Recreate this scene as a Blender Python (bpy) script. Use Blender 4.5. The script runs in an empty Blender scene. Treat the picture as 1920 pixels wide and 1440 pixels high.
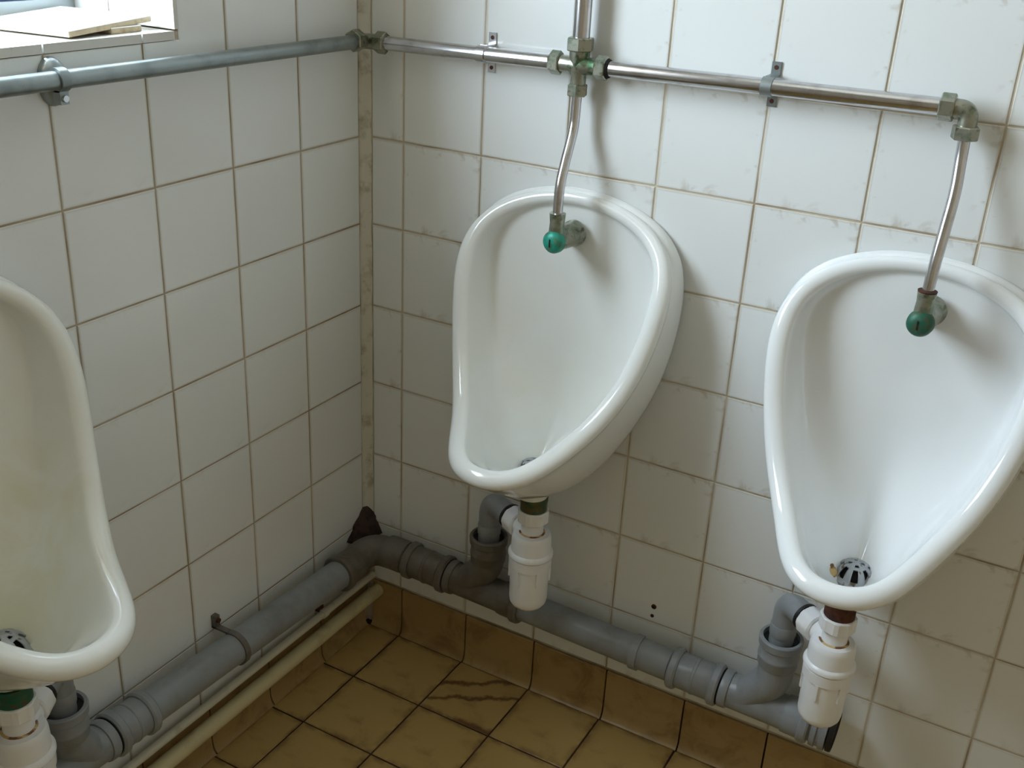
import bpy, bmesh, math, random
from mathutils import Vector, Matrix, noise
random.seed(7)
PI = math.pi
scene = bpy.context.scene
COL = scene.collection

# ------------------------------------------------------------------ camera, sky, light, exposure
Z0 = 1.157                       # height of the tile joint behind the flush pipe above the floor
cam_d = bpy.data.cameras.new('camera')
cam = bpy.data.objects.new('camera', cam_d); COL.objects.link(cam)
cam_d.sensor_width = 36.0
cam_d.lens = 2022.74 / 1920 * 36.0
cam_d.clip_start = 0.02
RX = Vector((0.86875, 0.49291, 0.04804)); DN = Vector((0.24117, -0.33633, -0.91034)); FW = Vector((-0.43256, 0.80245, -0.41106))
m = Matrix((RX, -DN, -FW)).transposed().to_4x4()
m.translation = Vector((1.11992, -1.4976, 0.23125 + Z0))
cam.matrix_world = m
scene.camera = cam

WIN_Y0, WIN_Y1, WIN_Z0, WIN_Z1 = -0.413, -1.20, 1.205, 2.12      # window opening in the left wall
world = bpy.data.worlds.new('sky'); scene.world = world
world.use_nodes = True
bg = world.node_tree.nodes['Background']
bg.inputs['Color'].default_value = (0.735, 0.875, 1.0, 1)
bg.inputs['Strength'].default_value = 14.0
pl = bpy.data.lights.new('window_portal', 'AREA')
pl.shape = 'RECTANGLE'; pl.size = WIN_Y0 - WIN_Y1; pl.size_y = WIN_Z1 - WIN_Z0
pl.cycles.is_portal = True
po = bpy.data.objects.new('window_portal', pl); COL.objects.link(po)
po.location = (-0.26, (WIN_Y0 + WIN_Y1) / 2, (WIN_Z0 + WIN_Z1) / 2)
po.rotation_euler = (PI / 2, 0, -PI / 2)

vs = scene.view_settings
vs.view_transform = 'Standard'; vs.look = 'None'; vs.gamma = 1.0; vs.use_curve_mapping = False
vs.exposure = 0.66

# ------------------------------------------------------------------ materials
def lin(r, g, b):
    f = lambda c: (c / 255 / 12.92) if c / 255 <= 0.04045 else ((c / 255 + 0.055) / 1.055) ** 2.4
    return (f(r), f(g), f(b), 1)

class Mat:
    def __init__(s, name, col, rough=0.4, metal=0.0, spec=0.5, coat=0.0):
        s.m = bpy.data.materials.new(name); s.m.use_nodes = True
        s.n = s.m.node_tree.nodes; s.l = s.m.node_tree.links
        s.b = s.n['Principled BSDF']
        s.b.inputs['Base Color'].default_value = col
        s.b.inputs['Roughness'].default_value = rough
        s.b.inputs['Metallic'].default_value = metal
        s.b.inputs['Specular IOR Level'].default_value = spec
        s.b.inputs['Coat Weight'].default_value = coat
        s.b.inputs['Coat Roughness'].default_value = 0.05
        s.col = None; s.base = col
    def node(s, t, **kw):
        n = s.n.new(t)
        for k, v in kw.items():
            if k in ('operation', 'blend_type', 'data_type', 'noise_dimensions', 'interpolation_type', 'vector_type'): setattr(n, k, v)
            else: n.inputs[k].default_value = v
        return n
    def coord(s, kind='Object'):
        return s.node('ShaderNodeTexCoord').outputs[kind]
    def noise(s, scale, detail=4, rough=0.55, kind='Object', dist=0.0, vec=None):
        n = s.node('ShaderNodeTexNoise', Scale=scale, Detail=detail, Roughness=rough, Distortion=dist)
        s.l.new(vec if vec is not None else s.coord(kind), n.inputs['Vector'])
        return n.outputs['Fac']
    def step(s, val, lo, hi):
        n = s.node('ShaderNodeMapRange', interpolation_type='SMOOTHSTEP')
        n.inputs['From Min'].default_value = lo; n.inputs['From Max'].default_value = hi
        s.l.new(val, n.inputs['Value']); return n.outputs['Result']
    def math(s, op, a, b=None):
        n = s.node('ShaderNodeMath', operation=op)
        for i, v in enumerate((a, b)):
            if v is None: continue
            if isinstance(v, (int, float)): n.inputs[i].default_value = v
            else: s.l.new(v, n.inputs[i])
        return n.outputs[0]
    def sep(s, vec):
        n = s.node('ShaderNodeSeparateXYZ'); s.l.new(vec, n.inputs[0]); return n.outputs
    def mix(s, fac, col2):
        n = s.node('ShaderNodeMix', data_type='RGBA')
        if isinstance(fac, (int, float)): n.inputs[0].default_value = fac
        else: s.l.new(fac, n.inputs[0])
        if s.col is None: n.inputs[6].default_value = s.base
        else: s.l.new(s.col, n.inputs[6])
        n.inputs[7].default_value = col2
        s.col = n.outputs[2]; s.l.new(s.col, s.b.inputs['Base Color'])
    def rough(s, fac, a, b):
        n = s.node('ShaderNodeMapRange'); n.inputs['To Min'].default_value = a; n.inputs['To Max'].default_value = b
        s.l.new(fac, n.inputs['Value']); s.l.new(n.outputs[0], s.b.inputs['Roughness'])
    def bump(s, h, strength=0.1, dist=0.001):
        n = s.node('ShaderNodeBump', Strength=strength, Distance=dist)
        s.l.new(h, n.inputs['Height']); s.l.new(n.outputs[0], s.b.inputs['Normal'])
    def random(s):
        return s.node('ShaderNodeObjectInfo').outputs['Random']
    def edge(s, ax=('X', 'Z')):
        """distance from the nearest side of the object's own box, 0 at the edge, 0.5 in the middle"""
        o = s.sep(s.coord('Generated'))
        d = []
        for a in ax:
            v = o[a]
            d.append(s.math('MINIMUM', v, s.math('SUBTRACT', 1.0, v)))
        return s.math('MINIMUM', d[0], d[1])

def tile_mat(name, col, ax, smear=0.42):
    t = Mat(name, col, 0.16, spec=0.5)
    t.mix(s_mul(t, t.random(), 0.35), (col[0] * 0.93, col[1] * 0.925, col[2] * 0.90, 1))
    w = t.coord('Object')
    n = t.noise(38, 3, 0.6, dist=0.6)
    e = t.edge(ax)
    near = t.math('SUBTRACT', 1.0, t.step(e, 0.0, 0.16))
    f = t.math('MULTIPLY', near, t.step(n, 0.55, 0.70))
    # only some tiles carry smeared grout
    f = t.math('MULTIPLY', f, t.step(t.random(), 0.25, 0.9))
    t.mix(t.math('MULTIPLY', f, smear), lin(168, 152, 124))
    edge = t.math('SUBTRACT', 1.0, t.step(e, 0.0, 0.03))
    t.mix(t.math('MULTIPLY', edge, 0.35), lin(170, 152, 120))
    t.bump(t.noise(22, 1), 0.06, 0.002)
    return t.m
def s_mul(t, a, b): return t.math('MULTIPLY', a, b)

WHITE = lin(234, 236, 235)
M_TILE_B = tile_mat('white_glazed_tile', WHITE, ('X', 'Z'))
M_TILE_L = tile_mat('white_glazed_tile_side', WHITE, ('Y', 'Z'), 0.15)

g = Mat('grout', lin(184, 168, 144), 0.9)
g.mix(g.step(g.noise(7, 4), 0.42, 0.62), lin(150, 126, 100))
g.mix(g.math('MULTIPLY', g.step(g.noise(2.3, 2), 0.5, 0.7), 0.6), lin(206, 196, 176))
g.bump(g.noise(300, 3), 0.3, 0.001); M_GROUT = g.m
g = Mat('pale_grout', lin(206, 194, 170), 0.9)
g.mix(g.math('MULTIPLY', g.step(g.noise(6, 3), 0.45, 0.64), 0.8), lin(158, 134, 108))
g.bump(g.noise(300, 2), 0.3, 0.001); M_GROUT_B = g.m
g = Mat('grey_corner_mortar', lin(216, 211, 197), 0.85)
g.mix(g.step(g.noise(26, 5, 0.65), 0.48, 0.72), lin(176, 166, 145))
g.bump(g.noise(120, 4), 0.6, 0.002); M_CORNER = g.m

f = Mat('ochre_floor_tile', lin(182, 154, 96), 0.42)
f.mix(f.math('MULTIPLY', f.random(), 0.30), lin(150, 122, 70))
f.mix(f.math('MULTIPLY', f.step(f.noise(14, 5, 0.6, dist=0.4), 0.46, 0.72), 0.5), lin(118, 88, 46))
fe = f.math('SUBTRACT', 1.0, f.step(f.edge(('X', 'Y')), 0.0, 0.10))
f.mix(f.math('MULTIPLY', f.math('MULTIPLY', fe, f.step(f.noise(20, 4), 0.38, 0.62)), 0.65), lin(92, 58, 28))
f.bump(f.noise(70, 3), 0.1, 0.001); M_FLOOR = f.m

def stained_tile():
    t = Mat('rust_stained_floor_tile', lin(178, 150, 94), 0.42)
    t.mix(t.math('MULTIPLY', t.step(t.noise(14, 5, 0.6, dist=0.4), 0.46, 0.72), 0.5), lin(118, 88, 46))
    o = t.sep(t.coord('Generated'))
    wob = t.math('MULTIPLY', t.math('SUBTRACT', t.noise(26, 4, 0.6), 0.5), 0.30)
    for (a, b, wd) in ((0.62, 0.62, 0.045), (0.28, 0.62, 0.04), (0.05, 0.1, 0.07)):
        # streak v = a + b*u, wobbling
        v = t.math('SUBTRACT', t.math('ADD', o['Y'], wob), t.math('ADD', t.math('MULTIPLY', o['X'], b), a - 0.12))
        d = t.math('ABSOLUTE', v)
        t.mix(t.math('MULTIPLY', t.math('SUBTRACT', 1.0, t.step(d, wd * 0.2, wd * 1.6)), 0.8), lin(86, 46, 22))
    return t.m
M_FLOOR_RUST = stained_tile()
g = Mat('dark_floor_grout', lin(52, 28, 18), 0.9); g.mix(g.step(g.noise(9, 3), 0.45, 0.65), lin(82, 54, 34)); M_FGROUT = g.m
f = Mat('brown_skirting_tile', lin(168, 142, 94), 0.33)
f.mix(f.math('MULTIPLY', f.random(), 0.30), lin(140, 104, 58))
f.mix(f.math('MULTIPLY', f.step(f.noise(17, 5, 0.65, dist=0.8), 0.45, 0.72), 0.55), lin(104, 70, 36)); M_SKIRT = f.m

c = Mat('white_vitreous_china', lin(238, 240, 240), 0.10, spec=0.55, coat=0.4)
c.mix(c.math('MULTIPLY', c.step(c.noise(9, 3), 0.5, 0.8), 0.2), lin(226, 226, 216)); M_CHINA = c.m

def stained_china(name, amount, tint):
    c = Mat(name, lin(238, 240, 238), 0.12, spec=0.55, coat=0.3)
    o = c.sep(c.coord('Object'))
    low = c.math('SUBTRACT', 1.0, c.step(o['Z'], 0.06, 0.42))           # urine scale lower down inside the bowl
    inside = c.step(o['Y'], -0.26, -0.02)
    n = c.step(c.noise(11, 4, 0.6, dist=0.5), 0.25, 0.7)
    c.mix(c.math('MULTIPLY', c.math('MULTIPLY', c.math('MULTIPLY', low, inside), n), amount), tint)
    c.mix(0.10 * amount, tint)
    return c.m
M_CHINA_Y = stained_china('yellowed_vitreous_china', 0.75, lin(214, 204, 150))
M_CHINA_1 = stained_china('lightly_scaled_vitreous_china', 0.28, lin(222, 212, 176))

p = Mat('bright_chrome_pipe', lin(206, 206, 210), 0.2, metal=1.0)
p.mix(p.math('MULTIPLY', p.step(p.noise(40, 4), 0.5, 0.75), 0.45), lin(140, 134, 132)); M_CHROME = p.m
p = Mat('dull_galvanised_pipe', lin(150, 158, 158), 0.36, metal=0.75)
p.mix(p.math('MULTIPLY', p.step(p.noise(30, 4), 0.45, 0.7), 0.5), lin(110, 118, 118)); M_DULL = p.m
def brass(name, green, amt):
    p = Mat(name, lin(158, 158, 144), 0.32, metal=0.8)
    p.mix(p.math('MULTIPLY', p.step(p.noise(55, 3, 0.6), 0.46, 0.62), amt), green)
    p.mix(p.math('MULTIPLY', p.step(p.noise(90, 3), 0.56, 0.66), 0.7), lin(98, 88, 66)); return p.m
M_BRASS = brass('tarnished_brass', lin(116, 132, 114), 0.8); M_CROSS = brass('green_tarnished_brass', lin(82, 120, 90), 1.0)
p = Mat('verdigris', lin(30, 150, 128), 0.45, metal=0.2)
p.mix(p.step(p.noise(70, 4), 0.45, 0.65), lin(58, 116, 92))
p.mix(p.math('MULTIPLY', p.step(p.noise(120, 3), 0.56, 0.68), 0.7), lin(120, 116, 70)); M_VERD = p.m
p = Mat('dark_verdigris', lin(26, 92, 72), 0.5, metal=0.2)
p.mix(p.step(p.noise(70, 4), 0.45, 0.65), lin(64, 92, 70))
p.mix(p.math('MULTIPLY', p.step(p.noise(110, 3), 0.55, 0.68), 0.7), lin(98, 70, 40)); M_VERD2 = p.m
p = Mat('green_brass_tail', lin(96, 92, 56), 0.4, metal=0.5)
p.mix(p.step(p.noise(60, 4), 0.45, 0.6), lin(70, 90, 70)); M_TAIL = p.m

p = Mat('grey_waste_plastic', lin(142, 146, 149), 0.34)
p.mix(p.math('MULTIPLY', p.step(p.noise(18, 5, 0.6), 0.45, 0.75), 0.5), lin(112, 108, 100))
p.mix(p.math('MULTIPLY', p.step(p.noise(160, 2), 0.72, 0.78), 0.5), lin(168, 164, 150)); M_GREY = p.m
p = Mat('grimy_waste_plastic', lin(108, 104, 98), 0.5)
p.mix(p.math('MULTIPLY', p.step(p.noise(22, 5, 0.6), 0.4, 0.7), 0.7), lin(84, 70, 52)); M_GRIME = p.m
M_RUBBER = Mat('black_rubber', lin(22, 18, 18), 0.5).m
p = Mat('white_plastic', lin(240, 240, 240), 0.3)
p.mix(p.math('MULTIPLY', p.step(p.noise(30, 4), 0.6, 0.75), 0.25), lin(214, 200, 160)); M_WPLAST = p.m
p = Mat('scale_stain', lin(206, 176, 120), 0.8); p.mix(p.step(p.noise(80, 3), 0.45, 0.6), lin(120, 82, 48)); M_SCALE = p.m
p = Mat('white_painted_conduit', lin(214, 210, 192), 0.35)
p.mix(p.math('MULTIPLY', p.step(p.noise(25, 4), 0.55, 0.75), 0.4), lin(160, 150, 126)); M_COND = p.m
p = Mat('cream_painted_pipe', lin(206, 194, 152), 0.4)
p.mix(p.math('MULTIPLY', p.step(p.noise(20, 5, 0.6), 0.5, 0.75), 0.5), lin(150, 130, 90)); M_CREAM = p.m
p = Mat('rust', lin(84, 44, 26), 0.8); p.mix(p.step(p.noise(90, 4), 0.4, 0.65), lin(54, 30, 24)); M_RUST = p.m
p = Mat('dark_brown_filler', lin(66, 48, 38), 0.9); p.mix(p.step(p.noise(60, 5), 0.42, 0.66), lin(36, 24, 20)); p.bump(p.noise(90, 4), 0.8, 0.004); M_FILLER = p.m
p = Mat('biscuit_tile_edge', lin(204, 188, 158), 0.85); p.mix(p.step(p.noise(60, 4), 0.4, 0.7), lin(168, 148, 118)); M_BISC = p.m
M_DARKHOLE = Mat('dark_hole', lin(20, 16, 14), 0.9).m
M_ALU = Mat('grey_aluminium_frame', lin(168, 178, 182), 0.4, metal=0.3).m
M_BLUE = Mat('dark_blue_frame', lin(34, 52, 96), 0.5).m
M_PAINT = Mat('white_wall_paint', lin(220, 204, 180), 0.8).m
M_CEIL = Mat('white_ceiling_paint', lin(230, 220, 202), 0.9).m
gl = bpy.data.materials.new('window_glass'); gl.use_nodes = True
nt = gl.node_tree; nt.nodes.clear()
o_ = nt.nodes.new('ShaderNodeOutputMaterial'); mx = nt.nodes.new('ShaderNodeMixShader'); tr = nt.nodes.new('ShaderNodeBsdfTransparent'); gs = nt.nodes.new('ShaderNodeBsdfGlossy')
gs.inputs['Roughness'].default_value = 0.02; mx.inputs[0].default_value = 0.06
nt.links.new(tr.outputs[0], mx.inputs[1]); nt.links.new(gs.outputs[0], mx.inputs[2]); nt.links.new(mx.outputs[0], o_.inputs[0])
M_GLASS = gl

# ------------------------------------------------------------------ mesh helpers
class MB:
    def __init__(s): s.v = []; s.f = []
    def add(s, vs, fs):
        o = len(s.v); s.v += [Vector(v) for v in vs]; s.f += [tuple(i + o for i in f) for f in fs]; return s
    def box(s, lo, hi):
        x0, y0, z0 = lo; x1, y1, z1 = hi
        return s.add([(x0, y0, z0), (x1, y0, z0), (x1, y1, z0), (x0, y1, z0), (x0, y0, z1), (x1, y0, z1), (x1, y1, z1), (x0, y1, z1)],
                     [(0, 3, 2, 1), (4, 5, 6, 7), (0, 1, 5, 4), (1, 2, 6, 5), (2, 3, 7, 6), (3, 0, 4, 7)])
    def rings(s, rings, cap0=True, cap1=True, closed=False):
        n = len(rings[0]); vs = [p for r in rings for p in r]; fs = []
        k = len(rings)
        for i in range(k if closed else k - 1):
            a = i * n; b = ((i + 1) % k) * n
            for j in range(n): fs.append((a + j, a + (j + 1) % n, b + (j + 1) % n, b + j))
        if not closed:
            if cap0: fs.append(tuple(range(n))[::-1])
            if cap1: fs.append(tuple(range((k - 1) * n, k * n)))
        return s.add(vs, fs)
    def lathe(s, org, axis, prof, seg=28, cap0=True, cap1=True, up=None):
        """prof: list of (distance along axis, radius)"""
        a = Vector(axis).normalized(); org = Vector(org)
        u = Vector(up) if up else (Vector((0, 0, 1)) if abs(a.z) < 0.9 else Vector((1, 0, 0)))
        u = (u - a * u.dot(a)).normalized(); w = a.cross(u)
        R = [[org + a * t + (u * math.cos(2 * PI * j / seg) + w * math.sin(2 * PI * j / seg)) * r for j in range(seg)] for t, r in prof]
        return s.rings(R, cap0, cap1)
    def tube(s, pts, r, seg=20, cap=True):
        pts = [Vector(p) for p in pts]; n = len(pts); R = []
        t0 = (pts[1] - pts[0]).normalized()
        u = Vector((0, 0, 1)) if abs(t0.z) < 0.8 else Vector((1, 0, 0))
        for i in range(n):
            t = (pts[min(i + 1, n - 1)] - pts[max(i - 1, 0)]).normalized()
            u = (u - t * u.dot(t)).normalized(); w = t.cross(u)
            rr = r[i] if isinstance(r, (list, tuple)) else r
            R.append([pts[i] + (u * math.cos(2 * PI * j / seg) + w * math.sin(2 * PI * j / seg)) * rr for j in range(seg)])
        return s.rings(R, cap, cap)
    def hexnut(s, org, axis, length, r, up=None, ch=0.0015):
        return s.lathe(org, axis, [(0, r - ch), (ch, r), (length - ch, r), (length, r - ch)], 6, up=up)

def sp(pts, n=8):
    """Catmull-Rom through the points"""
    P = [Vector(p) for p in pts]; P = [P[0] * 2 - P[1]] + P + [P[-1] * 2 - P[-2]]; out = []
    for i in range(1, len(P) - 2):
        p0, p1, p2, p3 = P[i - 1:i + 3]
        for k in range(n):
            t = k / n
            out.append(0.5 * (2 * p1 + (p2 - p0) * t + (2 * p0 - 5 * p1 + 4 * p2 - p3) * t * t + (-p0 + 3 * p1 - 3 * p2 + p3) * t ** 3))
    return out + [P[-2]]

def fillet(pts, rad, n=8):
    """polyline with rounded corners"""
    P = [Vector(p) for p in pts]; out = [P[0]]
    for i in range(1, len(P) - 1):
        a = (P[i - 1] - P[i]).normalized(); b = (P[i + 1] - P[i]).normalized()
        ang = a.angle(b); d = min(rad / math.tan(ang / 2), 0.49 * (P[i - 1] - P[i]).length, 0.49 * (P[i + 1] - P[i]).length)
        s0 = P[i] + a * d; s1 = P[i] + b * d
        for k in range(n + 1):
            t = k / n; out.append(s0 * (1 - t) ** 2 + P[i] * 2 * t * (1 - t) + s1 * t * t)
    return out + [P[-1]]

def finish(me, smooth=35, merge=None):
    bm = bmesh.new(); bm.from_mesh(me)
    if merge: bmesh.ops.remove_doubles(bm, verts=bm.verts, dist=merge)
    bmesh.ops.recalc_face_normals(bm, faces=bm.faces)
    bm.to_mesh(me); bm.free()
    if smooth is not None:
        me.polygons.foreach_set('use_smooth', [True] * len(me.polygons))
        me.set_sharp_from_angle(angle=math.radians(smooth))
    me.update()

def obj(name, mb, mat, parent=None, org=None, smooth=35, merge=None, label=None):
    """one mesh object; world coordinates in mb, origin at org (or the parent's origin)"""
    base = Vector(parent['_org']) if parent is not None and '_org' in parent else Vector((0, 0, 0))
    o0 = Vector(org) if org is not None else base
    me = bpy.data.meshes.new(name)
    me.from_pydata([tuple(v - o0) for v in mb.v], [], mb.f)
    finish(me, smooth, merge); me.materials.append(mat)
    o = bpy.data.objects.new(name, me); COL.objects.link(o)
    o['_org'] = tuple(o0)
    if parent is not None: o.parent = parent
    o.location = o0 - base
    if label: o['label'] = label
    return o

def thing(name, label, cat, org, group=None):
    o = bpy.data.objects.new(name, None); COL.objects.link(o); o.empty_display_size = 0.05
    o.location = org; o['_org'] = tuple(org); o['label'] = label; o['category'] = cat
    if group: o['group'] = group
    return o
def tag(o, label, cat, group=None):
    o['label'] = label; o['category'] = cat
    if group: o['group'] = group
    return o
def struct(o): o['kind'] = 'structure'; return o

def bk(u, d, z): return Vector((u, -d, z))      # back wall: u from the corner, d out of the wall
def lf(u, d, z): return Vector((d, -u, z))      # left wall

# ------------------------------------------------------------------ setting
T = 0.1524
XMAX, YMIN, ZMAX = 2.5, -2.7, 2.45
A0 = 0.0812; B0 = 0.1652; GAP = 0.0024; REC = 0.0016
SK = 0.107                                            # top of the skirting tiles

wall_back = struct(obj('wall_back', MB().box((-0.26, REC, -0.05), (XMAX + 0.1, 0.12, ZMAX + 0.1)), M_GROUT_B, smooth=None))
wl = MB()
wl.box((-0.25, YMIN, -0.05), (-REC, 0.10, WIN_Z0 - 0.012)); wl.box((-0.25, YMIN, WIN_Z1), (-REC, 0.10, ZMAX + 0.1))
wl.box((-0.25, WIN_Y0 + 0.006, WIN_Z0 - 0.012), (-REC, 0.10, WIN_Z1)); wl.box((-0.25, YMIN, WIN_Z0 - 0.012), (-REC, WIN_Y1, WIN_Z1))
wall_left = struct(obj('wall_left', wl, M_GROUT, smooth=None))
wall_right = struct(obj('wall_right', MB().box((XMAX, YMIN - 0.1, -0.05), (XMAX + 0.1, 0.0, ZMAX + 0.1)), M_PAINT, smooth=None))
wall_front = struct(obj('wall_front', MB().box((-0.26, YMIN - 0.1, -0.05), (XMAX, YMIN, ZMAX + 0.1)), M_PAINT, smooth=None))
ceiling = struct(obj('ceiling', MB().box((-0.26, YMIN - 0.1, ZMAX), (XMAX + 0.1, 0.12, ZMAX + 0.1)), M_CEIL, smooth=None))
floor = struct(obj('floor', MB().box((-0.26, YMIN - 0.1, -0.06), (XMAX + 0.1, 0.12, -0.0018)), M_FGROUT, smooth=None))

def tile_poly(outline, th=0.0045, ch=0.0011):
    """a tile from a CCW outline in (a,b); front face at depth 0, back at -th, chamfered front edge"""
    n = len(outline); cx = sum(p[0] for p in outline) / n; cy = sum(p[1] for p in outline) / n
    def inset(i):
        p0 = outline[i - 1]; p = outline[i]; p1 = outline[(i + 1) % n]
        def nrm(a, b):
            dx, dy = b[0] - a[0], b[1] - a[1]; l = math.hypot(dx, dy); return (-dy / l, dx / l)
        n0 = nrm(p0, p); n1 = nrm(p, p1)
        return (p[0] + (n0[0] + n1[0]) * ch, p[1] + (n0[1] + n1[1]) * ch)
    ins = [inset(i) for i in range(n)]
    V = [(p[0], p[1], -th) for p in outline] + [(p[0], p[1], -ch * 0.7) for p in outline] + [(p[0], p[1], 0) for p in ins]
    F = [tuple(range(2 * n, 3 * n))]
    for i in range(n):
        j = (i + 1) % n
        F += [(i, j, n + j, n + i), (n + i, n + j, 2 * n + j, 2 * n + i)]
    return V, F

_cache = {}
def place_tile(parent, face, mat, key, outline, at, name='tile', jit=0.0005):
    """face maps (a, b, depth) -> world offset"""
    k = (face.__name__, mat.name, key)
    if k not in _cache:
        V, F = tile_poly(outline)
        me = bpy.data.meshes.new(name); me.from_pydata([tuple(face(*v)) for v in V], [], F)
        finish(me, None); me.materials.append(mat); _cache[k] = me
    o = bpy.data.objects.new(name, _cache[k]); COL.objects.link(o); o.parent = parent
    o.location = Vector(face(*at, 0.0)) + Vector(face(0, 0, random.uniform(-jit, jit * 0.3)))
    o.rotation_euler = [random.uniform(-0.0022, 0.0022) for _ in range(3)]
    return o
def f_back(a, b, d): return Vector((a, -d, b))
def f_left(a, b, d): return Vector((d, a, b))
def f_floor(a, b, d): return Vector((a, b, d))
def rect(w, h): return [(0, 0), (w, 0), (w, h), (0, h)]

rows = [(SK + 0.002, Z0 - 6 * T)] + [(Z0 - k * T, Z0 - (k - 1) * T) for k in range(6, -1, -1)] + [(Z0 + T, Z0 + 2 * T)]
hi_rows = [(Z0 + k * T, min(Z0 + (k + 1) * T, ZMAX)) for k in range(2, 9) if Z0 + k * T < ZMAX - 0.02]
def grid(parent, face, mat, cols, rws, stuff=None, skip=None):
    for (a0, a1) in cols:
        for (z0, z1) in rws:
            w = round(a1 - a0 - GAP, 4); h = round(z1 - z0 - GAP, 4)
            if skip and skip(a0, a1, z0, z1): continue
            if stuff is None: place_tile(parent, face, mat, (w, h), rect(w, h), (a0 + GAP / 2, z0 + GAP / 2))
            else:
                V, F = tile_poly(rect(w, h)); stuff.add([face(v[0] + a0 + GAP / 2, v[1] + z0 + GAP / 2, v[2]) for v in V], F)
colsb = [(0.016, A0)] + [(A0 + j * T, A0 + (j + 1) * T) for j in range(9)]
colsb_far = [(A0 + j * T, min(A0 + (j + 1) * T, XMAX)) for j in range(9, 16) if A0 + j * T < XMAX - 0.02]
grid(wall_back, f_back, M_TILE_B, colsb, rows)
sb = MB(); grid(wall_back, f_back, M_TILE_B, colsb, hi_rows, sb); grid(wall_back, f_back, M_TILE_B, colsb_far, rows + hi_rows, sb)
so = obj('tile_field', sb, M_TILE_B, wall_back, smooth=None); so['kind'] = 'stuff'
# left wall: columns run towards -y
colsl = [(-B0, -0.0125)] + [(-B0 - (j + 1) * T, -B0 - j * T) for j in range(6)]
colsl_far = [(max(-B0 - (j + 1) * T, YMIN), -B0 - j * T) for j in range(6, 18) if -B0 - j * T > YMIN + 0.02]
def in_win(a0, a1, z0, z1): return a0 < WIN_Y0 - 0.001 and a1 > WIN_Y1 and z1 > WIN_Z0 and z0 < WIN_Z1
grid(wall_left, f_left, M_TILE_L, colsl, rows, skip=in_win)
sl = MB(); grid(wall_left, f_left, M_TILE_L, colsl + colsl_far, hi_rows, sl, skip=in_win); grid(wall_left, f_left, M_TILE_L, colsl_far, rows, sl, skip=in_win)
so = obj('tile_field', sl, M_TILE_L, wall_left, smooth=None); so['kind'] = 'stuff'
# tiles cut round the window
for (a0, a1) in colsl:
    for (z0, z1) in rows + hi_rows:
        if not in_win(a0, a1, z0, z1): continue
        w = a1 - a0 - GAP; h = z1 - z0 - GAP; wz = WIN_Z0 - 0.012 - z0 - GAP / 2; wy = WIN_Y0 + 0.007 - a0 - GAP / 2
        if z0 < WIN_Z0 - 0.02 and a1 > WIN_Y0 + 0.02: outl = [(0, 0), (w, 0), (w, h), (wy, h), (wy, wz), (0, wz)]
        elif z0 < WIN_Z0 - 0.02: outl = rect(w, wz)
        elif a1 > WIN_Y0 + 0.02: outl = [(wy, 0), (w, 0), (w, h), (wy, h)]
        else: continue
        place_tile(wall_left, f_left, M_TILE_L, tuple(outl), outl, (a0 + GAP / 2, z0 + GAP / 2))

# floor tiles
FX, FY, PX, PY = 0.0857, -0.0125, 0.1515, 0.1498
fcols = [(0.010, FX)] + [(FX + i * PX, FX + (i + 1) * PX) for i in range(7)]
frows = [(FY - (j + 1) * PY, FY - j * PY) for j in range(6)]
FG = 0.0034
sf = MB()
for i in range(-1, 17):
    for j in range(18):
        a0 = FX + i * PX if i >= 0 else 0.010; a1 = min(FX + (i + 1) * PX, XMAX); b0 = max(FY - (j + 1) * PY, YMIN); b1 = FY - j * PY
        if a1 - a0 < 0.02 or b1 - b0 < 0.02: continue
        w = round(a1 - a0 - FG, 4); h = round(b1 - b0 - FG, 4)
        if i < 7 and j < 6:
            mt = M_FLOOR_RUST if (i, j) == (1, 0) else M_FLOOR
            place_tile(floor, f_floor, mt, (w, h), rect(w, h), (a0 + FG / 2, b0 + FG / 2), 'floor_tile', 0.0004)
        else:
            V, F = tile_poly(rect(w, h)); sf.add([f_floor(v[0] + a0 + FG / 2, v[1] + b0 + FG / 2, v[2]) for v in V], F)
so = obj('floor_tile_field', sf, M_FLOOR, floor, smooth=None); so['kind'] = 'stuff'

# coved skirting tiles
def skirting(name, wall, segs, mapf, mat):
    base = struct(obj(name, MB().box(*sorted_box(mapf(segs[0][0], 0.0, 0.0), mapf(segs[-1][1], -0.0018, SK - 0.002))), M_FGROUT, smooth=None))
    prof = [(0.0035, SK), (0.0048, SK - 0.0015), (0.0050, 0.03), (0.0053, 0.022), (0.0063, 0.014), (0.0085, 0.0075), (0.0115, 0.0035), (0.0140, 0.002), (0.0142, 0.0), (0.0, 0.0), (0.0, SK)]
    for (u0, u1) in segs:
        R = [[mapf(u, d, z) for d, z in prof] for u in (u0 + 0.0016, u1 - 0.0016)]
        mb = MB().rings(R); obj('skirting_tile', mb, mat, base, smooth=30)
    return base
def sorted_box(a, b): return tuple(min(p, q) for p, q in zip(a, b)), tuple(max(p, q) for p, q in zip(a, b))
skirting('baseboard_back', wall_back, [(0.016, FX + 0.003)] + [(FX + 0.003 + i * PX, FX + 0.003 + (i + 1) * PX) for i in range(15)], bk, M_SKIRT)
skirting('baseboard_left', wall_left, [(0.016, 0.1575)] + [(0.1575 + i * PY, 0.1575 + (i + 1) * PY) for i in range(16)], lf, M_SKIRT)

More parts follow.
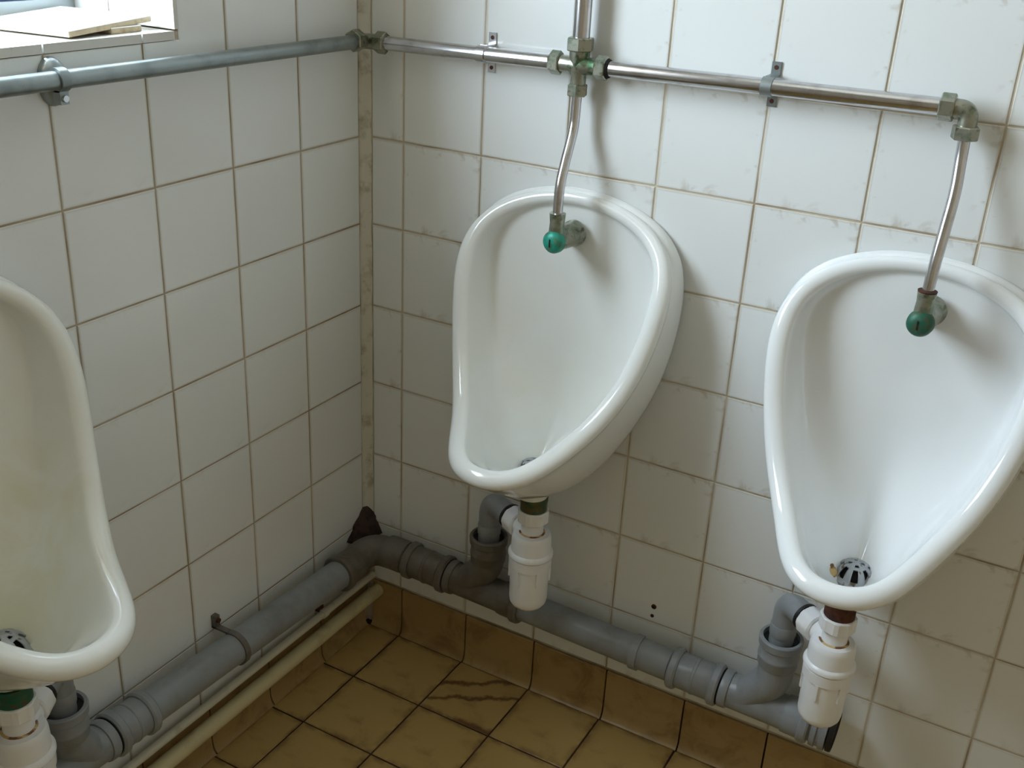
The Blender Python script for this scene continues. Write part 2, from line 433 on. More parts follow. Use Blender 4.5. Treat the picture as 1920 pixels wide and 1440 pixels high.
# mortar in the corner between the two walls
cb = MB()
zs = [SK + 0.10 + i * 0.02 for i in range(int((ZMAX - SK - 0.10) / 0.02))]
R = []
for i, z in enumerate(zs):
    n1 = noise.noise((0, 3.1, z * 22)); n2 = noise.noise((5, 1.7, z * 19)); a = 0.0155 + 0.003 * n1; b = 0.0125 + 0.0022 * n2
    R.append([(a, 0.002, z), (a, -0.0008, z), (0.008, -0.004 - 0.001 * n1, z), (0.004, -0.008 - 0.001 * n2, z), (0.0006, -b, z), (-0.002, -b, z), (-0.002, 0.002, z)])
cb.rings([[Vector(p) for p in r] for r in R])
struct(obj('trim_1', cb, M_CORNER, smooth=60))

# ------------------------------------------------------------------ window in the left wall
win = struct(bpy.data.objects.new('window_1', None)); COL.objects.link(win); win.location = (-0.2, WIN_Y0, WIN_Z0); win['_org'] = (-0.2, WIN_Y0, WIN_Z0)
XF0, XF1 = -0.232, -0.188
obj('frame_rail', MB().box((XF0, WIN_Y1, WIN_Z0), (XF1, WIN_Y0, WIN_Z0 + 0.026)), M_ALU, win, smooth=None)
obj('frame_rail', MB().box((XF0, WIN_Y1, WIN_Z1 - 0.05), (XF1, WIN_Y0, WIN_Z1)), M_ALU, win, smooth=None)
obj('frame_stile', MB().box((XF0, WIN_Y0 - 0.035, WIN_Z0 + 0.026), (XF1, WIN_Y0, WIN_Z1 - 0.05)), M_BLUE, win, smooth=None)  # corner-side stile coloured dark blue, the other one grey
obj('frame_stile', MB().box((XF0, WIN_Y1, WIN_Z0 + 0.026), (XF1, WIN_Y1 + 0.05, WIN_Z1 - 0.05)), M_ALU, win, smooth=None)
obj('gasket', MB().box((XF0 + 0.004, WIN_Y1 + 0.05, WIN_Z0 + 0.026), (XF1 - 0.006, WIN_Y0 - 0.035, WIN_Z0 + 0.037)), M_BLUE, win, smooth=None)
obj('pane', MB().box((-0.213, WIN_Y1 + 0.045, WIN_Z0 + 0.030), (-0.209, WIN_Y0 - 0.030, WIN_Z1 - 0.045)), M_GLASS, win, smooth=None)
# sill and reveal tiles
for k, (y0, y1) in enumerate([(-0.470, WIN_Y0), (-0.622, -0.470), (-0.774, -0.622), (-0.926, -0.774), (-1.078, -0.926), (WIN_Y1, -1.078)]):
    for (x0, x1) in ((-0.110, 0.0015), (XF1, -0.110)):
        mb = MB().box((x0 + 0.001, y0 + 0.0012, WIN_Z0 - 0.011), (x1 - 0.001, y1 - 0.0012, WIN_Z0)); obj('sill_tile', mb, M_TILE_B, win, smooth=None)
for k in range(6):
    z0 = WIN_Z0 + 0.002 + k * T; z1 = min(z0 + T - GAP, WIN_Z1 - 0.002)
    for (x0, x1) in ((-0.120, 0.0), (XF1 - 0.04, -0.1225)):
        obj('reveal_tile', MB().box((x0, WIN_Y0, z0), (x1, WIN_Y0 + 0.006, z1)), M_TILE_B, win, smooth=None)
obj('sill_bed', MB().box((-0.235, WIN_Y1, WIN_Z0 - 0.014), (-0.004, WIN_Y0, WIN_Z0 - 0.0095)), M_CORNER, win, smooth=None)

# loose tiles left on the sill
def loose_tile(label, c, size, rot, tilt):
    t = thing('loose_tile', label, 'tile', c, 'spare tiles on the window sill')
    a, b = size[0] / 2, size[1] / 2
    V, F = tile_poly([(-a, -b), (a, -b), (a, b), (-a, b)], 0.0015, 0.001)
    g1 = MB().add([Vector((v[0], v[1], v[2] + 0.0075)) + Vector(c) for v in V], F)
    g2 = MB().box(Vector((-a, -b, 0)) + Vector(c), Vector((a, b, 0.0062)) + Vector(c))
    obj('glaze', g1, M_TILE_B, t, smooth=None); obj('biscuit', g2, M_BISC, t, smooth=None)
    t.rotation_euler = (tilt[0], tilt[1], rot); return t
loose_tile('narrow cut piece of tile wedged under the loose tile on the window sill', (-0.080, -0.478, WIN_Z0 + 0.0003), (0.118, 0.052), 0.05, (0, 0))
loose_tile('whole white tile lying tilted on the window sill', (-0.097, -0.507, WIN_Z0 + 0.0062), (0.152, 0.150), 0.12, (0.052, 0.0))

# ------------------------------------------------------------------ urinals
RIM = [(0.0, 0.0215, -0.1871), (0.0415, 0.0222, -0.1905), (0.0812, 0.0251, -0.2001), (0.1157, 0.0315, -0.2152), (0.1428, 0.0425, -0.2348), (0.1606, 0.057, -0.2586), (0.1687, 0.0711, -0.2883), (0.169, 0.0839, -0.3235), (0.1639, 0.0951, -0.3624), (0.1552, 0.1083, -0.4019), (0.1430, 0.1255, -0.4387), (0.1280, 0.1465, -0.4705), (0.1110, 0.1709, -0.4957), (0.0945, 0.1985, -0.5143), (0.0800, 0.2274, -0.5273), (0.0655, 0.2544, -0.5369), (0.0485, 0.2755, -0.5432), (0.0265, 0.2879, -0.5469), (0.0, 0.2918, -0.548)]
RIM = [(w, d, z + Z0) for w, d, z in RIM]
WALL = [(0, .983), (.046, .980), (.088, .970), (.125, .955), (.154, .934), (.174, .908), (.184, .878), (.188, .842), (.187, .800), (.182, .758), (.174, .715), (.160, .672), (.143, .630), (.123, .590), (.100, .552), (.078, .524), (.054, .503), (.028, .493), (0, .490)]
INN = [(0, .0125, .948), (.038, .0125, .945), (.074, .0130, .936), (.104, .0145, .922), (.127, .0160, .903), (.140, .018, .880), (.145, .021, .853), (.142, .025, .820), (.135, .031, .780), (.125, .041, .738), (.112, .058, .697), (.097, .082, .660), (.082, .112, .628), (.069, .144, .604), (.057, .171, .588), (.046, .191, .578), (.033, .204, .572), (.017, .210, .569), (0, .212, .568)]
SPI = [(.0115, .80), (.0115, .80), (.0115, .80), (.0118, .795), (.012, .79), (.013, .775), (.014, .755), (.015, .73), (.016, .70), (.018, .668), (.024, .636), (.036, .605), (.054, .573), (.074, .547), (.092, .531), (.106, .524), (.116, .521), (.122, .521), (.124, .521)]
UZ = 0.48                                   # urinal origin height
def loop(half):
    """mirror a half list of Vectors (x>=0) into a closed loop"""
    return [Vector(p) for p in half] + [Vector((-p[0], p[1], p[2])) for p in half[-2:0:-1]]
def urinal_mesh():
    L = lambda h: loop([(w, -d, z - UZ) for w, d, z in h])
    rim = L(RIM); wall = L([(w, -0.001, z) for w, z in WALL]); inn = L(INN); spi = L([(0, d, z) for d, z in SPI])
    n = len(rim); cen = Vector((0, -0.08, 0.79 - UZ))
    OUT, FR = [], []
    for i in range(n):
        t = (rim[(i + 1) % n] - rim[i - 1]).normalized()
        k = i if i <= 18 else 36 - i; s = k / 18
        F = Vector((0, -1.0, 0.05 + 1.05 * max(0, (s - 0.35) / 0.65) ** 1.3)).normalized()
        F = (F - t * F.dot(t)).normalized(); o = t.cross(F)
        if o.dot(rim[i] - cen) < 0: o = -o
        OUT.append(o); FR.append(F)
    wf = [0.62 + 0.42 * min(1.0, (i if i <= 18 else 36 - i) / 6.5) for i in range(n)]
    rw, rh = 0.0150, 0.0120
    def rr(deg):
        a = math.radians(deg); return [rim[i] + (-FR[i] * rh + OUT[i] * rw * math.cos(a) + FR[i] * rh * math.sin(a)) * wf[i] for i in range(n)]
    ro = rr(-22)
    rings = [wall]
    for t in (0.22, 0.5, 0.78, 0.93):
        R = []
        for i in range(n):
            k = i if i <= 18 else 36 - i
            p = wall[i].lerp(ro[i] - OUT[i] * 0.003, t)
            low = max(0.0, (k - 9) / 9)
            p = p + Vector((0, 0, -1)) * 0.046 * low * math.sin(PI * min(1, t ** 0.85)) + OUT[i] * 0.004 * (1 - low) * math.sin(PI * t)
            R.append(p)
        rings.append(R)
    for a in (-22, 0, 25, 57, 90, 123, 153, 172): rings.append(rr(a))
    ri = rings[-1]
    for t, bend in ((0.22, 0.0), (0.5, 0.0), (0.78, 0.0)):
        R = []
        for i in range(n):
            p = ri[i].lerp(inn[i], t)
            # fuller section: go back towards the wall first, then across
            q = ri[i] - FR[i] * (ri[i] - inn[i]).length * 0.7
            p = p.lerp(q, 0.22 * math.sin(PI * t))
            R.append(p)
        rings.append(R)
    rings.append(inn)
    for t in (0.2, 0.4, 0.6, 0.8, 1.0):
        R = []
        for i in range(n):
            k = i if i <= 18 else 36 - i; low = min(1.0, max(0.0, (k - 8) / 4))
            p = inn[i].lerp(spi[i], t); q = 1 - (1 - t) ** 2.8
            p.z = (1 - low) * p.z + low * (inn[i].z + (spi[i].z - inn[i].z) * q)
            R.append(p)
        rings.append(R)
    mb = MB().rings(rings, cap0=True, cap1=False)
    me = bpy.data.meshes.new('bowl'); me.from_pydata([tuple(v) for v in mb.v], [], mb.f)
    finish(me, 180, 1e-5); return me
bowl_me = urinal_mesh()

def urinal(x, y, rot, dz, mat, label, scale_patch):
    t = thing('urinal', label, 'urinal', (x, y, UZ + dz), 'wall-hung bowl urinals')
    t.rotation_euler = (0, 0, rot)
    me = bowl_me.copy(); me.materials.append(mat)
    o = bpy.data.objects.new('bowl', me); COL.objects.link(o); o.parent = t
    sub = o.modifiers.new('smooth', 'SUBSURF'); sub.levels = 2; sub.render_levels = 2
    t['_org'] = (0, 0, 0)
    D = 0.108; zb = 0.521 - UZ
    obj('outlet_boss', MB().lathe((0, -D, 0.0085), (0, 0, 1), [(0, 0.027), (0.003, 0.0285), (0.018, 0.031)]), mat, t)
    # domed grating
    zg = zb + 0.005; NL = 48; g = MB(); V = []; F = []
    lat = [(0.0335, 0.0), (0.0325, 0.004), (0.0290, 0.0055), (0.0275, 0.0085), (0.0255, 0.014), (0.0215, 0.0195), (0.0165, 0.0230), (0.0115, 0.0248), (0.0060, 0.0258), (0.0, 0.0262)]
    for r, h in lat:
        for j in range(NL): V.append((r * math.cos(2 * PI * j / NL), -D + r * math.sin(2 * PI * j / NL), zg + h))
    for i in range(len(lat) - 1):
        for j in range(NL):
            if 3 <= i <= 5 and j % 6 < 3: continue                       # long slots round the dome
            if i == 7 and j % 12 < 5: continue                           # small holes in the crown
            F.append((i * NL + j, i * NL + (j + 1) % NL, (i + 1) * NL + (j + 1) % NL, (i + 1) * NL + j))
    g.add(V, F)
    gr = obj('domed_grating', g, M_GRATE, t, merge=1e-6, smooth=50, label='pierced grey drain grating')
    so_ = gr.modifiers.new('thickness', 'SOLIDIFY'); so_.thickness = 0.0022; so_.offset = -1
    obj('dark_core', MB().lathe((0, -D, zb + 0.003), (0, 0, 1), [(0, 0.0235), (0.008, 0.0225), (0.014, 0.019), (0.019, 0.013), (0.0215, 0.005)]), M_DARKHOLE, gr)  # solid near-black core: painted shade seen through the grating slots
    if scale_patch:
        s = MB()
        for k in range(10):
            a = PI * (0.82 + 0.06 * k); r = 0.037 + 0.004 * math.sin(k * 2.1)
            c = Vector((math.cos(a) * r, -D - math.sin(a) * r, zb + 0.013 + 0.004 * math.sin(k * 1.7)))
            s.lathe(c - Vector((0, 0, 0.004)), (0.15 * math.sin(k), 0.1, 1), [(0, 0.012), (0.008, 0.0115), (0.013, 0.008), (0.015, 0.002)], 9)
        obj('scale_deposit', s, M_SCALE, t, label='crusty tan scale beside the grating')
    return t
p = Mat('grey_metal_grating', lin(176, 180, 186), 0.4, metal=0.4); p.mix(p.step(p.noise(90, 3), 0.55, 0.68), lin(96, 84, 70)); M_GRATE = p.m
XU1, XU2, YU3 = 0.419, 0.943, -0.865
urinal(XU1, 0, 0, 0, M_CHINA_1, 'white china urinal on the back wall nearest the tiled corner', False)
urinal(XU2, 0, 0, -0.0034, M_CHINA, 'white china urinal at the right, showing its domed drain grating', True)
urinal(0, YU3, PI / 2, 0.0054, M_CHINA_Y, 'yellow-stained china urinal on the left wall under the window', False)

# ------------------------------------------------------------------ flush pipework
D_P = 0.030
def hz(x): return 1.165 + 0.0107 * x
HL = 1.1685
XC = 0.412
def pipe(name, label, pts, r, mat, seg=20): return tag(obj(name, MB().tube(pts, r, seg), mat, org=pts[0]), label, 'pipe')
pipe('flush_pipe', 'dull grey metal pipe running along the left wall below the window', [lf(0.055, D_P, HL - 0.002), lf(1.5, D_P, HL + 0.002)], 0.0112, M_DULL)
pipe('flush_pipe', 'metal pipe on the back wall from the corner elbow to the four-way fitting', [bk(0.04, D_P, hz(0.04)), bk(XC - 0.02, D_P, hz(XC))], 0.0112, M_CHROME)
pipe('flush_pipe', 'metal pipe on the back wall from the four-way fitting to the right-hand elbow', [bk(XC + 0.02, D_P, hz(XC)), bk(0.935, D_P, hz(0.935))], 0.0112, M_CHROME)
pipe('flush_pipe', 'thick chrome riser pipe coming down into the four-way fitting', [bk(XC, D_P, hz(XC) + 0.022), bk(XC, D_P, 2.44)], 0.0128, M_CHROME, 24)
d1 = sp([bk(XC, D_P, hz(XC) - 0.02), bk(XC, D_P + 0.001, 1.105), bk(XC + 0.0005, 0.036, 1.075), bk(0.4145, 0.058, 1.035), bk(0.4160, 0.073, 1.003), bk(0.4165, 0.0765, 0.975), bk(0.4168, 0.077, 0.945)], 8)
pipe('flush_pipe', 'S-bent chrome drop pipe feeding the urinal nearest the corner', d1, 0.0077, M_CHROME)
XE = 0.953
d2 = sp([bk(XE, D_P, hz(XE) - 0.02), bk(XE + 0.002, 0.033, 1.115), bk(XE + 0.005, 0.046, 1.075), bk(XE + 0.0045, 0.062, 1.03), bk(XE + 0.003, 0.073, 0.985), bk(XE + 0.002, 0.076, 0.943)], 8)
pipe('flush_pipe', 'gently bent chrome drop pipe feeding the right-hand urinal', d2, 0.0077, M_CHROME)

# corner elbow
t = thing('corner_elbow', 'dark compression elbow joining the flush pipes in the corner', 'pipe fitting', (D_P, -D_P, hz(0)))
obj('elbow_body', MB().tube(fillet([lf(0.062, D_P, HL), Vector((D_P, -D_P, hz(0.02))), bk(0.062, D_P, hz(0.06))], 0.012), 0.0122), M_BRASS, t)
obj('nut', MB().hexnut(lf(0.050, D_P, HL), (0, -1, 0), 0.018, 0.0175), M_BRASS, t)
obj('nut', MB().hexnut(bk(0.050, D_P, hz(0.05)), (1, 0, 0), 0.018, 0.0175), M_BRASS, t)
# four-way cross
zc = hz(XC)
t = thing('cross_fitting', 'green-tarnished four-way brass fitting where the riser meets the wall pipe', 'pipe fitting', bk(XC, D_P, zc))
cr = MB().lathe(bk(XC - 0.03, D_P, zc), (1, 0, 0), [(0, 0.0125), (0.016, 0.0125), (0.022, 0.0145), (0.038, 0.0145), (0.044, 0.0125), (0.06, 0.0125)])
cr.lathe(bk(XC, D_P, zc - 0.028), (0, 0, 1), [(0, 0.0115), (0.014, 0.0115), (0.022, 0.0145), (0.05, 0.0155)])
obj('cross_body', cr, M_CROSS, t)
obj('nut', MB().hexnut(bk(XC, D_P, zc + 0.020), (0, 0, 1), 0.019, 0.0205, up=(0.3, -1, 0)), M_BRASS, t)
obj('nut', MB().hexnut(bk(XC, D_P, zc - 0.044), (0, 0, 1), 0.017, 0.0155, up=(0.3, -1, 0)), M_BRASS, t)
obj('nut', MB().hexnut(bk(XC - 0.046, D_P, zc), (1, 0, 0), 0.017, 0.0175), M_BRASS, t)
obj('nut', MB().hexnut(bk(XC + 0.029, D_P, zc), (1, 0, 0), 0.017, 0.0175), M_BRASS, t)
obj('olive', MB().lathe(bk(XC + 0.046, D_P, zc), (1, 0, 0), [(0, 0.0145), (0.004, 0.0125)]), M_DARKHOLE, t)
# right elbow
ze = hz(XE)
t = thing('elbow_fitting', 'tarnished compression elbow turning the pipe down at the right', 'pipe fitting', bk(XE, D_P, ze))
obj('elbow_body', MB().tube(fillet([bk(XE - 0.03, D_P, ze), bk(XE, D_P, ze), bk(XE, D_P, ze - 0.03)], 0.013), 0.0118), M_BRASS, t)
obj('nut', MB().hexnut(bk(XE - 0.036, D_P, ze), (1, 0, 0), 0.018, 0.0175), M_BRASS, t)
obj('nut', MB().hexnut(bk(XE, D_P, ze - 0.037), (0, 0, 1), 0.017, 0.0170, up=(0.4, -1, 0)), M_BRASS, t)

# saddle clips on the back wall
def saddle(u, label, mat):
    z = hz(u); t = thing('pipe_clip', label, 'pipe clip', bk(u, 0, z), 'saddle clips on the back wall pipe')
    R = []
    for a in [i * PI / 10 for i in range(-1, 12)]:
        q = lambda r: (D_P + r * math.sin(a) if True else 0, z + r * math.cos(a))
        o1 = q(0.0132); i1 = q(0.0112)
        R.append([bk(u - 0.0075, *o1), bk(u + 0.0075, *o1), bk(u + 0.0075, *i1), bk(u - 0.0075, *i1)])
    obj('strap', MB().rings(R), mat, t)
    for s in (-1, 1):
        lug = obj('lug', MB().box(*sorted_box(bk(u - 0.0065, 0.0, z + s * 0.0115), bk(u + 0.0065, 0.0022, z + s * 0.030))), mat, t, smooth=None)
        obj('web', MB().box(*sorted_box(bk(u - 0.006, 0.0, z + s * 0.0110), bk(u + 0.006, D_P - 0.002, z + s * 0.0135))), mat, t, smooth=None)
        obj('screw', MB().lathe(bk(u, 0.002, z + s * 0.0225), (0, -1, 0), [(0, 0.0032), (0.0012, 0.0028)], 12), M_RUST, lug)
saddle(0.248, 'small metal pipe clip on the back wall nearest the corner', M_CHROME)
saddle(0.695, 'small metal pipe clip on the back wall between the two drop pipes', M_DULL)
# ring clip with round backplate on the left wall
t = thing('pipe_clip', 'ring clip with a round backplate holding the left wall pipe', 'pipe clip', (0, -0.617, 1.162))
pc = lf(0.616, 0, 1.162)
bp = MB()
Rr = []
for d, s_ in ((0.0, 1.0), (0.003, 1.0), (0.009, 0.93), (0.014, 0.75), (0.0175, 0.48), (0.019, 0.1)):
    Rr.append([pc + Vector((d, math.cos(a) * 0.0195 * s_, math.sin(a) * 0.029 * s_)) for a in [2 * PI * k / 24 for k in range(24)]])
bp.rings(Rr); obj('backplate', bp, M_DULL, t)
obj('ring', MB().lathe(lf(0.634, D_P, HL), (0, 1, 0), [(0, 0.0112), (0, 0.0142), (0.013, 0.0142), (0.013, 0.0112)], 28, False, False), M_DULL, t)
sc = obj('ear', MB().box(*sorted_box(lf(0.634, D_P - 0.006, HL - 0.028), lf(0.622, D_P + 0.006, HL - 0.012))), M_DULL, t, smooth=None)
obj('screw', MB().lathe(lf(0.628, D_P + 0.006, HL - 0.021), (1, 0, 0), [(0, 0.0045), (0.003, 0.004)], 12), M_CHROME, sc)
obj('stem', MB().lathe(pc + Vector((0.008, -0.006, 0.004)), (1, 0, 0), [(0, 0.006), (0.014, 0.006)], 12), M_CHROME, t)

# flush spreaders
def spreader(u, z, mcap, label, slot):
    t = thing('flush_spreader', label, 'flush valve', bk(u, 0.03, z))
    obj('inlet_socket', MB().lathe(bk(u, 0.077, z + 0.002), (0, 0, 1), [(0, 0.0125), (0.010, 0.0120), (0.022, 0.0112), (0.034, 0.0122), (0.036, 0.0118), (0.036, 0.0085)]), M_BRASS, t)
    obj('collar', MB().lathe(bk(u, 0.077, z + 0.036), (0, 0, 1), [(0, 0.0118), (0.003, 0.0125), (0.004, 0.0085)], 24, True, True), M_RUST if slot else M_BRASS, t)
    obj('spreader_body', MB().lathe(bk(u + 0.003, 0.020, z - 0.004), (-0.04, -1, 0), [(0, 0.021), (0.006, 0.021), (0.010, 0.0185), (0.030, 0.0180), (0.045, 0.0165), (0.058, 0.0165)]), M_BRASS, t)
    cap = obj('cap', MB().lathe(bk(u + 0.0005, 0.078, z - 0.004), (-0.04, -1, 0), [(0, 0.0165), (0.002, 0.0178), (0.010, 0.0172), (0.0150, 0.0135), (0.0172, 0.0075), (0.0177, 0.001)]), mcap, t, label='green corroded domed cap')
    obj('slot', MB().box(*sorted_box(bk(u - 0.0022, 0.094, z - 0.010), bk(u - 0.0006, 0.0965, z + 0.002))), M_DARKHOLE, cap, smooth=None)
spreader(0.4168, 0.920, M_VERD, 'bright green tarnished flush spreader in the urinal nearest the corner', False)
spreader(0.955, 0.913, M_VERD2, 'dark green corroded flush spreader in the right-hand urinal', True)

# ------------------------------------------------------------------ waste pipework
D_W = 0.045; RP = 0.0275
def zb_(u): return 0.2235 - 0.031 * (u - 0.05)
def zl_(u): return 0.2100 + 0.045 * (u - 0.10)
AXB, AXL = Vector((1, 0, 0)), Vector((0, -1, 0))
def wp(mf, zf, u): return mf(u, D_W, zf(u))
def wpipe(mf, zf, u0, u1, label, mat=None):
    a, b = wp(mf, zf, u0), wp(mf, zf, u1)
    return tag(obj('waste_pipe', MB().tube([a, b], RP, 32), mat or M_GREY, org=a), label, 'pipe')
def bead(t, mf, zf, u0, u1, r0, r1, mat=None, name='socket_ring'):
    a, b = wp(mf, zf, u0), wp(mf, zf, u1); L = (b - a).length
    return obj(name, MB().lathe(a, b - a, [(0, r0), (L * 0.2, r1), (L * 0.8, r1), (L, r0)], 32), mat or M_GREY, t)
def coupling(mf, zf, u0, u1, label, mat=None):
    t = thing('pipe_coupling', label, 'pipe fitting', wp(mf, zf, (u0 + u1) / 2))
    a, b = wp(mf, zf, u0), wp(mf, zf, u1); L = (b - a).length
    obj('sleeve', MB().lathe(a, b - a, [(0, 0.0300), (0.002, 0.0312), (L * 0.46, 0.0312), (L * 0.48, 0.0325), (L * 0.52, 0.0325), (L * 0.54, 0.0312), (L - 0.002, 0.0312), (L, 0.0300)], 32), mat or M_GREY, t)
    bead(t, mf, zf, u0 - 0.002, u0 + 0.013, 0.0335, 0.0362, mat); bead(t, mf, zf, u1 - 0.013, u1 + 0.002, 0.0335, 0.0362, mat)
    obj('rubber_seal', MB().lathe(a - (b - a).normalized() * 0.004, b - a, [(0, 0.029), (0.001, 0.0315), (0.003, 0.0315)], 32), M_RUBBER, t)
    obj('rubber_seal', MB().lathe(b + (b - a).normalized() * 0.004, a - b, [(0, 0.029), (0.001, 0.0315), (0.003, 0.0315)], 32), M_RUBBER, t)
    return t
def tee(mf, zf, u0, u1, ub, ztop, label, mat=None):
    """swept tee: straight run u0..u1, branch leaving towards the boss standing at ub"""
    mat = mat or M_GREY
    t = thing('swept_tee', label, 'pipe fitting', wp(mf, zf, u0))
    obj('run', MB().tube([wp(mf, zf, u0), wp(mf, zf, u1)], 0.0290, 32), mat, t)
    zm = zf(u0)
    br = fillet([wp(mf, zf, u0 + 0.004), mf(u0 + 0.028, D_W, zm + 0.004), mf(ub, D_W, zm + 0.052), mf(ub, D_W, ztop - 0.03)], 0.040, 10)
    obj('branch', MB().tube(br, 0.0290, 32), mat, t)
    bz = ztop - 0.055
    obj('branch_socket', MB().lathe(mf(ub, D_W, bz), (0, 0, 1), [(0, 0.0295), (0.004, 0.0318), (0.016, 0.0318), (0.018, 0.0330), (0.022, 0.0330), (0.024, 0.0318), (0.038, 0.0320), (0.041, 0.0345), (0.053, 0.0350), (0.055, 0.0335), (0.055, 0.0290), (0.040, 0.0285), (0.030, 0.0285)], 36, True, True), mat, t)
    obj('rubber_seal', MB().lathe(mf(ub, D_W, ztop - 0.012), (0, 0, 1), [(0, 0.0288), (0.004, 0.0288), (0.002, 0.0200), (0.001, 0.0200)], 32), M_RUBBER, t)
    bead(t, mf, zf, u0 - 0.012, u0 + 0.002, 0.0315, 0.0325, mat)
    a = u1
    bead(t, mf, zf, a - 0.040, a, 0.0310, 0.0318, mat, 'run_socket'); bead(t, mf, zf, a - 0.013, a + 0.003, 0.0335, 0.0358, mat)
    return t
# corner elbow
pts = fillet([lf(0.137, D_W, zl_(0.137)), Vector((D_W, -D_W, 0.216)), bk(0.132, D_W, zb_(0.132))], 0.035, 10)
t = thing('waste_elbow', 'grimy grey waste elbow in the corner of the room', 'pipe fitting', (D_W, -D_W, 0.18))
obj('elbow_body', MB().tube(pts, 0.0300, 32), M_GRIME, t)
bead(t, lf, zl_, 0.105, 0.150, 0.0312, 0.0322, M_GRIME, 'socket'); bead(t, lf, zl_, 0.137, 0.153, 0.034, 0.0362, M_GRIME)
bead(t, bk, zb_, 0.085, 0.128, 0.0312, 0.0322, M_GRIME, 'socket')
# back wall run
coupling(bk, zb_, 0.135, 0.222, 'grimy grey coupling on the back wall next to the corner elbow', M_GRIME)
tee(bk, zb_, 0.238, 0.382, 0.306, 0.336, 'dirty grey swept tee below the urinal nearest the corner', M_GRIME)
wpipe(bk, zb_, 0.384, 0.674, 'grey plastic waste pipe along the back wall between the two tees')
coupling(bk, zb_, 0.678, 0.762, 'clean grey coupling on the back wall left of the right-hand urinal')
tee(bk, zb_, 0.779, 0.915, 0.8475, 0.339, 'grey swept tee below the right-hand urinal')
t = thing('end_plug', 'ridged grey plug closing the right end of the waste pipe', 'pipe fitting', wp(bk, zb_, 0.915))
a = wp(bk, zb_, 0.917)
obj('plug_body', MB().lathe(a, wp(bk, zb_, 1.0) - a, [(0, 0.0285), (0.006, 0.0285), (0.006, 0.0335), (0.014, 0.0345), (0.015, 0.0315), (0.020, 0.0315), (0.021, 0.0345), (0.030, 0.0340), (0.031, 0.031)], 36), M_GREY, t)
obj('plug_cap', MB().lathe(a + AXB * 0.032, wp(bk, zb_, 1.0) - a, [(0, 0.030), (0.001, 0.0335), (0.007, 0.0335), (0.009, 0.0325), (0.009, 0.0300), (0.003, 0.0290)], 36), M_RUBBER, t)
# left wall run
wpipe(lf, zl_, 0.152, 0.618, 'long grey plastic waste pipe along the foot of the left wall')
coupling(lf, zl_, 0.622, 0.690, 'grey coupling on the waste pipe below the left urinal')
tee(lf, zl_, 0.707, 0.850, 0.760, 0.345, 'grey swept tee below the yellow-stained left urinal')
wpipe(lf, zl_, 0.853, 1.6, 'grey waste pipe continuing along the left wall out of the picture')

